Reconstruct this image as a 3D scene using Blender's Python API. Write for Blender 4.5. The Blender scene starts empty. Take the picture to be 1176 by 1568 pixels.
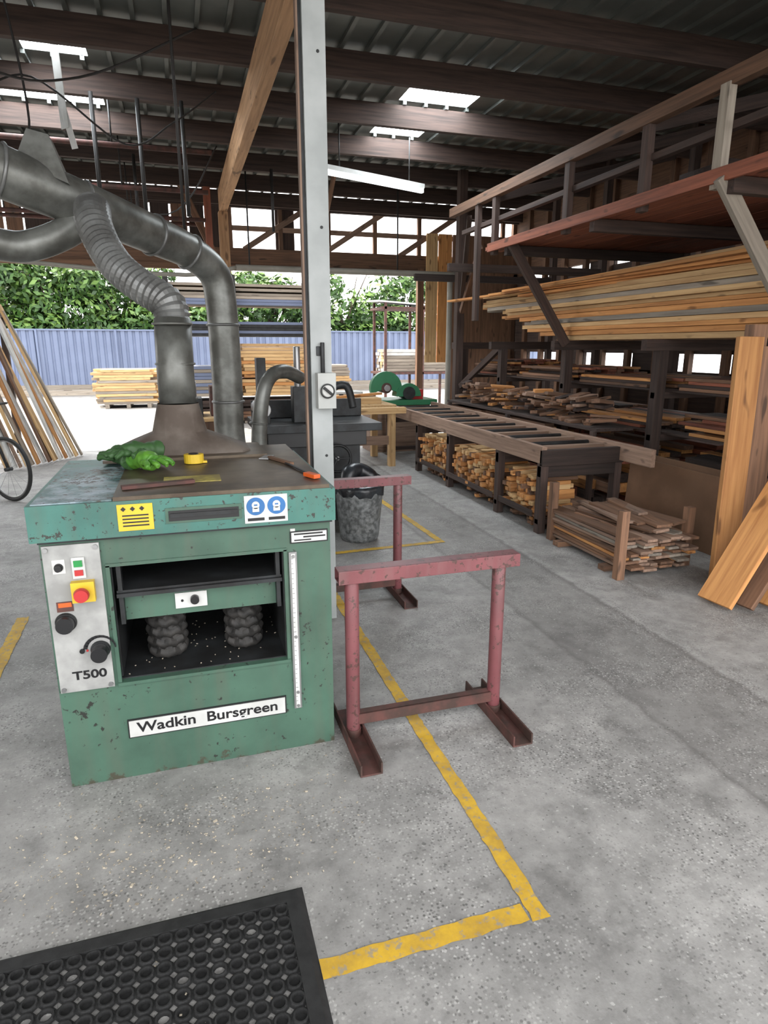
import bpy, math, random
from mathutils import Vector, Matrix, Euler
random.seed(7)
R=random.uniform
sc=bpy.context.scene

# ------------------------------------------------------------------ materials
def newmat(name):
    m=bpy.data.materials.new(name);m.use_nodes=True
    nt=m.node_tree;nt.nodes.clear()
    out=nt.nodes.new('ShaderNodeOutputMaterial');p=nt.nodes.new('ShaderNodeBsdfPrincipled')
    nt.links.new(p.outputs[0],out.inputs[0])
    return m,nt,p
def N(nt,t,**k):
    n=nt.nodes.new(t)
    for a,b in k.items(): setattr(n,a,b)
    return n
def c4(c): return (c[0],c[1],c[2],1)
def ramp(nt,fac,stops):
    r=N(nt,'ShaderNodeValToRGB');e=r.color_ramp.elements
    while len(e)<len(stops): e.new(0.5)
    for i,(p,c) in enumerate(stops):
        e[i].position=p;e[i].color=c4(c) if not isinstance(c,float) else (c,c,c,1)
    nt.links.new(fac,r.inputs[0]);return r.outputs[0]
def noise(nt,vec,scale,detail=4,rough=.55,dim=None):
    n=N(nt,'ShaderNodeTexNoise');n.inputs['Scale'].default_value=scale;n.inputs['Detail'].default_value=detail;n.inputs['Roughness'].default_value=rough
    if vec is not None: nt.links.new(vec,n.inputs['Vector'])
    return n.outputs['Fac']
def attr(nt,name,vec=True):
    a=N(nt,'ShaderNodeAttribute');a.attribute_name=name
    return a.outputs['Vector'] if vec else a.outputs['Fac']
def mapping(nt,vec,scale):
    m=N(nt,'ShaderNodeMapping');m.inputs['Scale'].default_value=scale;nt.links.new(vec,m.inputs['Vector']);return m.outputs[0]
def mixc(nt,fac,a,b,mode='MIX'):
    m=N(nt,'ShaderNodeMix',data_type='RGBA',blend_type=mode)
    for s,v in ((m.inputs[0],fac),(m.inputs[6],a),(m.inputs[7],b)):
        if isinstance(v,(int,float)): s.default_value=v
        elif isinstance(v,tuple): s.default_value=c4(v)
        else: nt.links.new(v,s)
    return m.outputs[2]
def bump(nt,p,h,strength,dist=.01):
    b=N(nt,'ShaderNodeBump');b.inputs['Strength'].default_value=strength;b.inputs['Distance'].default_value=dist
    nt.links.new(h,b.inputs['Height']);nt.links.new(b.outputs[0],p.inputs['Normal'])
def tinted(nt,col,var):
    t=attr(nt,'tint',False)
    mr=N(nt,'ShaderNodeMapRange');mr.inputs[3].default_value=1-var;mr.inputs[4].default_value=1+var
    nt.links.new(t,mr.inputs[0])
    cmb=N(nt,'ShaderNodeCombineColor')
    for i in range(3): nt.links.new(mr.outputs[0],cmb.inputs[i])
    return mixc(nt,1.0,col,cmb.outputs[0],'MULTIPLY')
def objco(nt):
    return N(nt,'ShaderNodeTexCoord').outputs['Object']

def wood(name,c1,c2,var=.25,rough=.75,knots=True):
    m,nt,p=newmat(name);l=attr(nt,'loc')
    f=noise(nt,mapping(nt,l,(1.2,22,22)),1.5,5,.6)
    col=ramp(nt,f,[(.32,c2),(.62,c1)])
    if knots:
        k=noise(nt,mapping(nt,l,(2.5,9,9)),1.6,1)
        kk=ramp(nt,k,[(.66,0.0),(.74,1.0)])
        col=mixc(nt,kk,col,tuple(x*.55 for x in c2))
    col=tinted(nt,col,var)
    nt.links.new(col,p.inputs['Base Color']);p.inputs['Roughness'].default_value=rough
    bump(nt,p,f,.25,.004)
    return m
def plain(name,c,rough=.5,metal=0.,var=.06,c2=None,scale=6,b=.0,lo=.4,hi=.65,detail=5):
    m,nt,p=newmat(name)
    f=noise(nt,objco(nt),scale,detail)
    col=ramp(nt,f,[(lo,c2 if c2 else tuple(x*.85 for x in c)),(hi,c)])
    col=tinted(nt,col,var)
    nt.links.new(col,p.inputs['Base Color']);p.inputs['Roughness'].default_value=rough;p.inputs['Metallic'].default_value=metal
    if b: bump(nt,p,f,b,.01)
    return m
def paint(name,c,chip,rough=.45,thr=.68,dirt=(.12,.10,.07),bluewash=None,rust=None):
    m,nt,p=newmat(name);o=objco(nt)
    f=noise(nt,o,3.0,6,.6);col=ramp(nt,f,[(.35,tuple(x*.66 for x in c)),(.64,c)])
    if bluewash: col=mixc(nt,ramp(nt,noise(nt,o,5,6,.7),[(.47,0.0),(.6,.85)]),col,bluewash)
    s=noise(nt,mapping(nt,o,(14,14,1.5)),1.0,4);col=mixc(nt,ramp(nt,s,[(.48,0.0),(.8,.55)]),col,dirt)
    if rust:
        sx=N(nt,'ShaderNodeSeparateXYZ');nt.links.new(o,sx.inputs[0])
        zz=N(nt,'ShaderNodeMapRange');nt.links.new(sx.outputs[2],zz.inputs[0]);zz.inputs[1].default_value=.0;zz.inputs[2].default_value=.06;zz.inputs[3].default_value=.2;zz.inputs[4].default_value=0
        ad=N(nt,'ShaderNodeMath',operation='ADD');nt.links.new(zz.outputs[0],ad.inputs[0]);nt.links.new(noise(nt,o,14,6,.7),ad.inputs[1])
        col=mixc(nt,ramp(nt,ad.outputs[0],[(.69,0.0),(.75,.8)]),col,rust)
    k=noise(nt,o,38,5,.65);k2=noise(nt,o,4,3,.5)
    mm=N(nt,'ShaderNodeMath',operation='MULTIPLY_ADD');nt.links.new(k2,mm.inputs[0]);mm.inputs[1].default_value=.35;nt.links.new(k,mm.inputs[2])
    col=mixc(nt,ramp(nt,mm.outputs[0],[(thr+.16,0.0),(thr+.18,1.0)]),col,chip)
    nt.links.new(col,p.inputs['Base Color']);p.inputs['Roughness'].default_value=rough
    bump(nt,p,f,.08,.005)
    return m
def emit(name,c,s):
    m=bpy.data.materials.new(name);m.use_nodes=True;nt=m.node_tree;nt.nodes.clear()
    o=nt.nodes.new('ShaderNodeOutputMaterial');e=nt.nodes.new('ShaderNodeEmission');e.inputs[0].default_value=c4(c);e.inputs[1].default_value=s
    nt.links.new(e.outputs[0],o.inputs[0]);return m

MAT={}
MAT['orange']=wood('pine_orange',(.56,.27,.09),(.38,.16,.05),.3)
MAT['pine']=wood('pine_light',(.58,.39,.19),(.42,.25,.11),.22)
MAT['beamwood']=wood('beam_timber',(.50,.29,.15),(.32,.175,.085),.12)
MAT['dark']=wood('dark_timber',(.055,.034,.027),(.024,.016,.013),.35,.85,False)
MAT['brown']=wood('brown_timber',(.20,.105,.06),(.10,.055,.033),.3)
MAT['red']=wood('red_cedar',(.27,.085,.045),(.14,.045,.025),.25)
MAT['grey']=wood('weathered_timber',(.30,.26,.21),(.19,.16,.13),.25)
MAT['lowboard']=wood('bench_timber',(.29,.19,.135),(.16,.10,.07),.2)
MAT['osb']=plain('mdf_sheet',(.19,.10,.055),.8,c2=(.14,.075,.04),scale=3)
MAT['green']=paint('machine_green_paint',(.060,.126,.088),(.02,.022,.018),dirt=(.085,.095,.07),thr=.67,rust=(.05,.035,.022))
MAT['teal']=paint('machine_teal_paint',(.056,.180,.148),(.03,.033,.028),thr=.625,dirt=(.09,.105,.08))
MAT['topblue']=paint('worn_top_paint',(.10,.20,.20),(.06,.045,.035),bluewash=(.36,.42,.48),thr=.57)
MAT['rusty']=plain('rusty_steel_plate',(.16,.125,.085),.42,.35,c2=(.065,.045,.03),scale=5,b=.1)
MAT['rust']=plain('weathered_hood_steel',(.145,.12,.10),.7,.3,c2=(.08,.06,.047),scale=6,b=.15)
MAT['panel']=plain('control_panel_grey',(.40,.40,.385),.45,.1,c2=(.28,.28,.27),scale=9)
MAT['white']=plain('white_plate',(.60,.60,.58),.5,c2=(.47,.47,.45))
MAT['black']=plain('black_plastic',(.013,.013,.014),.35)
MAT['rubber']=plain('rubber_black',(.010,.010,.010),.7,c2=(.018,.018,.018),scale=30,b=.2)
MAT['dsteel']=plain('dark_steel',(.035,.038,.04),.5,.4,c2=(.02,.02,.02),scale=10)
MAT['steel']=plain('steel',(.38,.38,.38),.35,.8)
MAT['galv']=plain('galvanised_duct',(.20,.205,.19),.42,.45,c2=(.10,.10,.09),scale=7,var=.1)
MAT['flexd']=plain('flex_duct',(.22,.225,.22),.4,.4,c2=(.13,.13,.125),scale=8)
MAT['pole']=plain('grey_steel_post',(.42,.44,.435),.5,c2=(.32,.34,.335),scale=3)
MAT['switchg']=plain('switch_grey',(.45,.46,.44),.4)
MAT['redsteel']=paint('maroon_steel_paint',(.205,.066,.072),(.08,.04,.035),thr=.60,dirt=(.19,.13,.12))
MAT['redrust']=plain('rusty_red_steel',(.12,.048,.040),.7,.2,c2=(.06,.034,.027),scale=12,b=.1)
MAT['yellow']=plain('yellow_plastic',(.68,.46,.03),.45)
MAT['redp']=plain('red_plastic',(.45,.03,.03),.35)
MAT['orangep']=plain('orange_plastic',(.7,.12,.02),.4)
MAT['greenp']=plain('green_button',(.02,.26,.06),.4)
MAT['bluep']=plain('blue_sticker',(.03,.14,.36),.4)
MAT['glove']=plain('green_glove_rubber',(.10,.26,.025),.5,c2=(.06,.19,.02),scale=20)
MAT['gloved']=plain('dark_green_glove',(.035,.095,.025),.6)
MAT['bellow']=plain('bellow_rubber',(.030,.027,.024),.7,c2=(.013,.012,.011),scale=25,b=.5)
MAT['bag']=plain('bin_bag_plastic',(.03,.035,.04),.3,c2=(.012,.012,.014),scale=15,b=.4)
MAT['bin']=plain('bin_grey',(.24,.25,.25),.35,c2=(.08,.085,.085),scale=28,b=.6)
MAT['sawgreen']=plain('saw_green_paint',(.03,.18,.08),.4)
MAT['roofm']=plain('corrugated_metal',(.17,.18,.165),.5,.2,c2=(.12,.13,.12),scale=2)
MAT['fence']=plain('blue_steel_fence',(.15,.185,.28),.5,.1,c2=(.125,.155,.24),scale=1)
MAT['brick']=plain('red_brick',(.12,.06,.04),.9,c2=(.08,.04,.03),scale=3)
MAT['trunk']=plain('bark',(.06,.045,.03),.9,b=.4)
MAT['cable']=plain('cable_black',(.02,.018,.017),.6)
MAT['pvc']=plain('pvc_conduit',(.28,.26,.22),.5)
MAT['tyre']=plain('tyre',(.02,.02,.02),.7)
MAT['lab']=plain('yellow_label',(.42,.35,.07),.5,c2=(.22,.18,.05),scale=25)
MAT['sky']=emit('skylight_panel',(.88,.95,1),9)
MAT['tube']=emit('fluorescent_tube',(.93,.98,1),1.6)
MAT['wire']=plain('spoke_metal',(.4,.4,.4),.4,.8)
MAT['chip']=plain('wood_chips',(.46,.40,.31),.8,var=.4)
# leaf
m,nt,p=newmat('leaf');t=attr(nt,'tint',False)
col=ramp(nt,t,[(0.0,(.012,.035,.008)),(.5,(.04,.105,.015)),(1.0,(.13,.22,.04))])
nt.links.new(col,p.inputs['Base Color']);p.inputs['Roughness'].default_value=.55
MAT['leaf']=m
# concrete
def concrete(name,c1,c2,strip=True):
    m,nt,p=newmat(name);o=objco(nt)
    big=noise(nt,o,1.3,8,.65);col=ramp(nt,big,[(.32,c2),(.60,c1)])
    mid=noise(nt,o,9,6,.7);col=mixc(nt,.9,col,ramp(nt,mid,[(.3,(.36,.36,.36)),(.7,(.63,.63,.63))]),'OVERLAY')
    blot=noise(nt,o,3.3,6,.7);col=mixc(nt,ramp(nt,blot,[(.53,0.0),(.66,.5)]),col,tuple(x*.55 for x in c2))
    if strip:
        sx=N(nt,'ShaderNodeSeparateXYZ');nt.links.new(o,sx.inputs[0])
        w=noise(nt,mapping(nt,o,(0,5,0)),1.5,5)
        ad=N(nt,'ShaderNodeMath',operation='MULTIPLY_ADD');nt.links.new(w,ad.inputs[0]);ad.inputs[1].default_value=.08;nt.links.new(sx.outputs[0],ad.inputs[2])
        dv=N(nt,'ShaderNodeMath',operation='DIVIDE');nt.links.new(ad.outputs[0],dv.inputs[0]);dv.inputs[1].default_value=4.0
        st=ramp(nt,dv.outputs[0],[(.478,0.0),(.484,.65),(.492,.28),(.622,.28),(.632,.75),(.638,.0)])
        col=mixc(nt,st,col,(.11,.105,.10))
        st2=ramp(nt,dv.outputs[0],[(.638,.0),(.642,.4),(.650,.0)])
        br=noise(nt,o,6,4)
        mu=N(nt,'ShaderNodeMath',operation='MULTIPLY');nt.links.new(st2,mu.inputs[0]);nt.links.new(ramp(nt,br,[(.45,0.0),(.55,1.0)]),mu.inputs[1])
        col=mixc(nt,mu.outputs[0],col,(.5,.5,.48))
    v=N(nt,'ShaderNodeTexVoronoi');v.inputs['Scale'].default_value=85;nt.links.new(o,v.inputs['Vector'])
    patch=noise(nt,o,2.3,4)
    sp=ramp(nt,v.outputs['Distance'],[(.0,1.0),(.28,1.0),(.42,0.0)])
    mul=N(nt,'ShaderNodeMath',operation='MULTIPLY');nt.links.new(sp,mul.inputs[0]);nt.links.new(ramp(nt,patch,[(.42,.05),(.62,.75)]),mul.inputs[1])
    gray=N(nt,'ShaderNodeRGBToBW');nt.links.new(v.outputs['Color'],gray.inputs[0])
    agg=ramp(nt,gray.outputs[0],[(.38,tuple(x*.35 for x in c2)),(.5,c2),(.64,tuple(min(1,x*1.5) for x in c1))])
    col=mixc(nt,mul.outputs[0],col,agg)
    ch=noise(nt,o,46,3,.5);col=mixc(nt,ramp(nt,ch,[(.66,0.0),(.70,.6)]),col,tuple(x*1.5 for x in c1))
    ch2=noise(nt,o,60,3,.5);col=mixc(nt,ramp(nt,ch2,[(.64,0.0),(.69,.65)]),col,tuple(x*.35 for x in c2))
    st3=noise(nt,o,11,2,.5);col=mixc(nt,ramp(nt,st3,[(.76,0.0),(.79,.6)]),col,(.04,.04,.04))
    nt.links.new(col,p.inputs['Base Color']);p.inputs['Roughness'].default_value=.58 if strip else .8
    bump(nt,p,mid,.5,.008);return m
MAT['concrete']=concrete('concrete_floor',(.33,.322,.308),(.205,.20,.192))
MAT['gravel']=concrete('yard_gravel',(.27,.26,.245),(.19,.18,.165),False)
# worn yellow line
m,nt,p=newmat('yellow_line_paint');o=objco(nt)
col=ramp(nt,noise(nt,o,7,6,.7),[(.3,(.36,.22,.04)),(.6,(.60,.37,.03))])
col=mixc(nt,ramp(nt,noise(nt,o,30,5,.7),[(.54,0.0),(.63,.8)]),col,(.25,.235,.20))
nt.links.new(col,p.inputs['Base Color']);p.inputs['Roughness'].default_value=.65;MAT['yline']=m

# ------------------------------------------------------------------ mesh builder
class B:
    def __init__(s,name):
        s.name=name;s.v=[];s.f=[];s.fm=[];s.sm=[];s.loc=[];s.t=[];s.mats=[]
    def mi(s,k):
        if k not in s.mats: s.mats.append(k)
        return s.mats.index(k)
    def add(s,vs,fs,mat,locs=None,smooth=False,tint=None):
        if tint is None: tint=random.random()
        b=len(s.v);off=(R(0,50),R(0,50),R(0,50))
        if locs is None: locs=vs
        for v,l in zip(vs,locs):
            s.v.append(tuple(v));s.loc.append((l[0]+off[0],l[1]+off[1],l[2]+off[2]));s.t.append(tint)
        i=s.mi(mat)
        for k,f in enumerate(fs):
            s.f.append([b+q for q in f]);s.fm.append(i)
            s.sm.append(smooth if isinstance(smooth,bool) else smooth[k])
    def box(s,c,size,mat,rot=(0,0,0),tint=None):
        M=Euler(rot).to_matrix();h=[x/2 for x in size];o=sorted(range(3),key=lambda i:-size[i])
        vs=[];ls=[]
        for x in(-1,1):
            for y in(-1,1):
                for z in(-1,1):
                    l=Vector((x*h[0],y*h[1],z*h[2]));vs.append(M@l+Vector(c));ls.append((l[o[0]],l[o[1]],l[o[2]]))
        s.add(vs,[(0,1,3,2),(4,6,7,5),(0,4,5,1),(2,3,7,6),(0,2,6,4),(1,5,7,3)],mat,ls,False,tint)
    def bx(s,x0,x1,y0,y1,z0,z1,mat,tint=None):
        s.box(((x0+x1)/2,(y0+y1)/2,(z0+z1)/2),(abs(x1-x0),abs(y1-y0),abs(z1-z0)),mat,(0,0,0),tint)
    def beam(s,p1,p2,w,h,mat,roll=0,tint=None):
        p1=Vector(p1);p2=Vector(p2);d=p2-p1;L=d.length;q=d.to_track_quat('X','Z');M=q.to_matrix()@Matrix.Rotation(roll,3,'X')
        vs=[];ls=[];c=(p1+p2)/2
        for x in(-1,1):
            for y in(-1,1):
                for z in(-1,1):
                    l=Vector((x*L/2,y*w/2,z*h/2));vs.append(M@l+c);ls.append(tuple(l))
        s.add(vs,[(0,1,3,2),(4,6,7,5),(0,4,5,1),(2,3,7,6),(0,2,6,4),(1,5,7,3)],mat,ls,False,tint)
    def cyl(s,p1,p2,r,mat,r2=None,seg=20,caps=True,tint=None):
        if r2 is None:r2=r
        s.tube([p1,p2],[r,r2],mat,seg,caps,False,tint)
    def tube(s,pts,rad,mat,seg=16,caps=True,smooth_path=True,tint=None,sub=6,ridge=0):
        P=[Vector(p) for p in pts]
        if not isinstance(rad,(list,tuple)): rad=[rad]*len(P)
        if smooth_path and len(P)>2:
            Q=[];RR=[]
            for i in range(len(P)-1):
                a=P[max(i-1,0)];b=P[i];c=P[i+1];d=P[min(i+2,len(P)-1)]
                for k in range(sub):
                    t=k/sub
                    Q.append(.5*((2*b)+(-a+c)*t+(2*a-5*b+4*c-d)*t*t+(-a+3*b-3*c+d)*t**3));RR.append(rad[i]*(1-t)+rad[i+1]*t)
            Q.append(P[-1]);RR.append(rad[-1]);P=Q;rad=RR
        if ridge: rad=[r*(1+ridge*(1 if i%2 else -1)) for i,r in enumerate(rad)]
        n=len(P);T=[(P[min(i+1,n-1)]-P[max(i-1,0)]).normalized() for i in range(n)]
        u=T[0].orthogonal().normalized();vs=[];ls=[];acc=0
        for i in range(n):
            if i: acc+=(P[i]-P[i-1]).length
            u=(u-T[i]*u.dot(T[i])).normalized();w=T[i].cross(u)
            for k in range(seg):
                a=2*math.pi*k/seg
                vs.append(P[i]+(u*math.cos(a)+w*math.sin(a))*rad[i]);ls.append((acc,math.cos(a)*rad[i],math.sin(a)*rad[i]))
        fs=[];sm=[]
        for i in range(n-1):
            for k in range(seg):
                fs.append((i*seg+k,i*seg+(k+1)%seg,(i+1)*seg+(k+1)%seg,(i+1)*seg+k));sm.append(not ridge)
        if caps:
            fs.append(tuple(reversed(range(seg))));sm.append(False)
            fs.append(tuple((n-1)*seg+k for k in range(seg)));sm.append(False)
        s.add(vs,fs,mat,ls,sm,tint)
    def torus(s,c,axis,R0,r,mat,seg=32,ms=8):
        ax=Vector(axis).normalized();u=ax.orthogonal().normalized();w=ax.cross(u);c=Vector(c);vs=[];fs=[]
        for i in range(seg):
            a=2*math.pi*i/seg;d=u*math.cos(a)+w*math.sin(a)
            for k in range(ms):
                b=2*math.pi*k/ms;vs.append(c+d*(R0+r*math.cos(b))+ax*r*math.sin(b))
        for i in range(seg):
            for k in range(ms):
                fs.append((i*ms+k,((i+1)%seg)*ms+k,((i+1)%seg)*ms+(k+1)%ms,i*ms+(k+1)%ms))
        s.add(vs,fs,mat,None,True)
    def build(s,bevel=.002,loc=None):
        xs=[v[0] for v in s.v];ys=[v[1] for v in s.v];zs=[v[2] for v in s.v]
        if loc is None: loc=((min(xs)+max(xs))/2,(min(ys)+max(ys))/2,min(zs))
        me=bpy.data.meshes.new(s.name)
        me.from_pydata([(a-loc[0],b-loc[1],c-loc[2]) for a,b,c in s.v],[],s.f)
        for k in s.mats: me.materials.append(MAT[k])
        me.polygons.foreach_set('material_index',s.fm);me.polygons.foreach_set('use_smooth',s.sm)
        a=me.attributes.new('loc','FLOAT_VECTOR','POINT');a.data.foreach_set('vector',[q for l in s.loc for q in l])
        a=me.attributes.new('tint','FLOAT','POINT');a.data.foreach_set('value',s.t)
        me.update()
        o=bpy.data.objects.new(s.name,me);o.location=loc;sc.collection.objects.link(o)
        if bevel:
            md=o.modifiers.new('bevel','BEVEL');md.width=bevel;md.segments=2;md.limit_method='ANGLE';md.angle_limit=math.radians(40)
        return o
def child(o,par):
    o.parent=par;o.matrix_parent_inverse=Matrix.Translation(par.location).inverted()
def text(par,name,body,size,loc,mat,rot=(math.pi/2,0,0),bold=.0,sx=1):
    cu=bpy.data.curves.new(name,'FONT');cu.body=body;cu.size=size;cu.extrude=.0006;cu.offset=bold;cu.align_x='CENTER';cu.align_y='CENTER'
    t=bpy.data.objects.new(name+'_c',cu);me=bpy.data.meshes.new_from_object(t)
    bpy.data.objects.remove(t)
    me.materials.clear();me.materials.append(MAT[mat])
    o=bpy.data.objects.new(name,me);o.location=loc;o.rotation_euler=rot;o.scale=(sx,1,1);sc.collection.objects.link(o);child(o,par)

# ------------------------------------------------------------------ shell
b=B('floor');b.bx(-5,6.5,-3,12,-.12,0,'concrete');b.build(0,loc=(0,0,0))
b=B('ground');b.bx(-25,25,12,50,-.12,-.005,'gravel');b.bx(-25,25,-25,-3,-.12,-.005,'gravel');b.bx(6.5,25,-3,12,-.12,-.005,'gravel');b.bx(-25,-5,-3,12,-.12,-.005,'gravel');b.build(0,loc=(0,0,0))
SKY=[(-1.1,-.58,6.35,7.1),(-1.8,-.56,7.45,8.36),(2.42,3.2,6.4,7.28),(2.42,3.05,7.5,8.4)]
b=B('ceiling')
def rects(x0,x1,y0,y1,holes):
    xs=sorted({x0,x1}|{h[0] for h in holes}|{h[1] for h in holes});ys=sorted({y0,y1}|{h[2] for h in holes}|{h[3] for h in holes})
    for i in range(len(xs)-1):
        for j in range(len(ys)-1):
            cx_=(xs[i]+xs[i+1])/2;cy_=(ys[j]+ys[j+1])/2
            if not any(h[0]<cx_<h[1] and h[2]<cy_<h[3] for h in holes): yield xs[i],xs[i+1],ys[j],ys[j+1]
for r in rects(-5,6.5,-.5,11.9,SKY): b.bx(*r,4.12,4.14,'roofm',.5)
x=-4.95
while x<6.5:
    segs=[(-.5,11.9)]
    for h in SKY:
        if h[0]-.03<x<h[1]+.03:
            ns=[]
            for a,c in segs:
                if h[2]>a and h[3]<c: ns+=[(a,h[2]),(h[3],c)]
                else: ns.append((a,c))
            segs=ns
    for a,c in segs: b.bx(x-.018,x+.018,a,c,4.085,4.125,'roofm',R(.3,.7))
    x+=.24
b.build(0)
b=B('skylight')
for h in SKY: b.bx(h[0],h[1],h[2],h[3],4.125,4.135,'sky')
b.build(0)
b=B('roof_beams')
y=7.3-1.12*6
while y<11.8:
    b.bx(-5,6.4,y,y+.07,3.87,4.083,'dark',R(.5,1));y+=1.12
b.build(.003)
b=B('main_roof_beam');b.bx(.74,.85,-.4,10.8,3.55,3.865,'beamwood');b.build(.006)
# walls
b=B('wall_right')
b.bx(6.4,6.5,-.5,12,0,1.0,'dark',.6);b.bx(6.4,6.5,-.5,12,1.5,2.8,'dark',.9);b.bx(6.4,6.5,-.5,12,2.9,4.08,'brown',.2)
y=-.4;k=0
while y<12:
    b.bx(6.33,6.41,y,y+.09,0,4.05,'brown',R(.0,.5))
    if k%3==1: b.bx(6.42,6.48,y,y+.62,1.0,1.5,'dark')
    if k%2: b.bx(6.42,6.48,y,y+.62,2.8,2.9,'dark')
    y+=.62;k+=1
b.bx(6.42,6.48,-.5,12,1.2,1.27,'dark')
b.build(.003)
b=B('unseen_sun_block_wall');  # unseen wall, added to block sun entering under the left roof edge
y=-.5
while y<9: b.bx(-5.05,-5,y,y+.28,0,4.08,'grey');y+=.3
b.build(.003)
# rear header wall with open clerestory
b=B('wall_back')
b.bx(-5,6.4,11.92,12.0,2.93,3.22,'brown',.3);b.bx(-5,6.4,11.9,11.92,2.85,2.95,'brown',.5);b.bx(-5,6.4,11.92,12.0,3.86,4.1,'dark',.5)
x=-4.9
while x<.8:
    w_=R(.2,.34);b.bx(x,x+w_,11.94,11.98,3.2,3.9,'brown' if random.random()<.4 else 'dark',R(.2,.9));x+=w_+random.choice((.004,.03,.04,.12))
x=.95
while x<6.3:
    b.bx(x,x+.07,11.93,12.0,3.2,3.9,'brown');x+=.85
for x in (1.2,2.6,4.0): b.beam((x,11.95,3.2),(x+1.1,11.95,3.9),.05,.09,'lowboard')
b.bx(1.0,6.3,11.94,11.98,3.5,3.58,'lowboard')
for x in (1.75,): b.bx(x,x+.33,11.985,11.995,3.22,3.86,'dark',.8)
for x in (-4.9,4.35,6.3): b.bx(x,x+.12,11.9,12.0,0,3,'brown')
b.bx(4.5,4.72,11.85,11.9,1.3,3.6,'pine');b.bx(4.74,5.0,11.85,11.9,1.3,3.6,'orange',.9);b.bx(5.02,6.3,11.85,11.9,0,3.6,'brown')
b.build(.003)
# posts/hangers
b=B('roof_post');b.bx(.72,.86,10.65,10.8,0,3.55,'beamwood',.3);b.bx(.5,.6,10.3,10.36,2.5,3.8,'red',.6);b.beam((.65,10.7,2.9),(.2,10.7,3.9),.05,.1,'brown');b.build(.005)
b=B('hanging_pipes')
for (x,y,z) in ((-.6,7.2,2.75),(-.2,7.25,2.8),(.2,7.2,2.85),(-.35,9.2,3.0),(1.75,9.3,2.6),(2.05,9.3,2.75),(1.35,9.4,3.1)):
    b.cyl((x,y,z),(x,y,3.87),.02,'cable',seg=8)
b.beam((2.2,9.4,3.85),(1.9,9.4,2.6),.04,.06,'brown')
b.build(0)
b=B('conduit_pipe');b.tube([(.9,10.25,2.72),(4.1,10.25,2.72),(4.28,10.25,2.7),(4.3,10.25,2.5),(4.3,10.25,0)],.045,'pvc',12)
b.tube([(.9,10.25,2.72),(-.2,10.25,2.6),(-4.5,10.25,2.9)],.03,'pvc',10)
for x in(1.1,2.2,3.4): b.cyl((x,10.25,2.72),(x,10.25,4.08),.012,'cable',seg=6)
b.build(0)
b=B('electrical_cable')
def wirez(pts,r=.008): b.tube(pts,r,'cable',6,True,True,None,8)
wirez([(-2.2,5.2,3.85),(-1.4,5.6,3.3),(-.9,6.0,3.55),(-.3,6.4,3.25),(.1,6.6,3.5),(.5,6.8,3.85)])
wirez([(-2.0,4.6,3.85),(-1.0,4.4,3.1),(-.5,5.3,3.35),(.3,5.6,3.85)])
wirez([(-2.4,7,3.85),(-1.8,7,2.9),(-1.2,7.5,3.2),(.0,8,3.0),(.6,8.5,3.85)])
wirez([(-1.5,5,3.85),(-1.1,4.9,2.8),(-.8,5.0,2.9),(-.9,5.2,3.85)])
b.build(0)
b=B('hanging_plastic_strip');b.beam((-.78,6.5,4.0),(-.76,6.48,3.35),.09,.006,'white',math.pi/2);b.beam((-.76,6.48,3.5),(-.70,6.47,3.2),.05,.006,'white',math.pi/2);b.build(0)
b=B('pipe_rail')
for z,y in ((3.62,7.9),(3.45,9.0),(3.3,10.0),(3.4,11.0)):
    b.tube([(-4.5,y,z),(.5,y,z)],.028,'redrust',8)
    for x in(-3.5,-2,-.5): b.cyl((x,y,z),(x,y,4.08),.01,'cable',seg=6)
b.build(0)
# fluorescent light
b=B('fluorescent_light')
p1=Vector((1.75,8.0,3.55));p2=Vector((3.1,8.35,3.5))
b.beam(p1+Vector((0,0,.05)),p2+Vector((0,0,.05)),.09,.05,'white');b.beam(p1,p2,.05,.045,'tube')
b.cyl(p1+Vector((.2,.05,.06)),p1+Vector((.2,.05,.55)),.008,'cable',seg=6);b.cyl(p2+Vector((-.2,-.05,.06)),p2+Vector((-.2,-.05,.58)),.008,'cable',seg=6)
b.build(0)

# ------------------------------------------------------------------ floor lines / mat
b=B('floor_marking')
def line(p,q,w):
    p=Vector(p);q=Vector(q);n=max(2,int((q-p).length/.03));t=(q-p).normalized();s_=Vector((-t.y,t.x,0));vs=[];
    for i in range(n+1):
        c=p+(q-p)*i/n
        vs+=[c+s_*(w/2+R(-.004,.003)),c-s_*(w/2+R(-.004,.003))]
    b.add(vs,[(2*i,2*i+1,2*i+3,2*i+2) for i in range(n)],'yline')
z=.003
line((.88,1.30,z),(.87,4.1,z),.056);line((.24,1.335,z),(.845,1.335,z),.06)
line((.95,4.78,z),(2.03,4.83,z),.06);line((2.0,4.87,z),(1.93,7.0,z),.06)
line((-.98,2.2,z),(-1.02,4.12,z),.07)
b.build(0,loc=(0,0,0))
b=B('wood_chips')
n=0
while n<620:
    if n<450: x=random.gauss(-.1,.35);y=random.gauss(1.9,.14)
    else: x=R(-1.2,.5);y=R(1.65,2.28)
    if y<1.65 or y>2.28 or not -1.2<x<.5: continue
    n+=1
    s_=R(.0015,.004)*(1.8 if random.random()<.04 else 1)
    b.box((x,y,.001+s_*.2),(s_*2,s_,s_*.5),'chip',(R(-.3,.3),R(-.3,.3),R(0,3.1)))
b.build(0)
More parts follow.
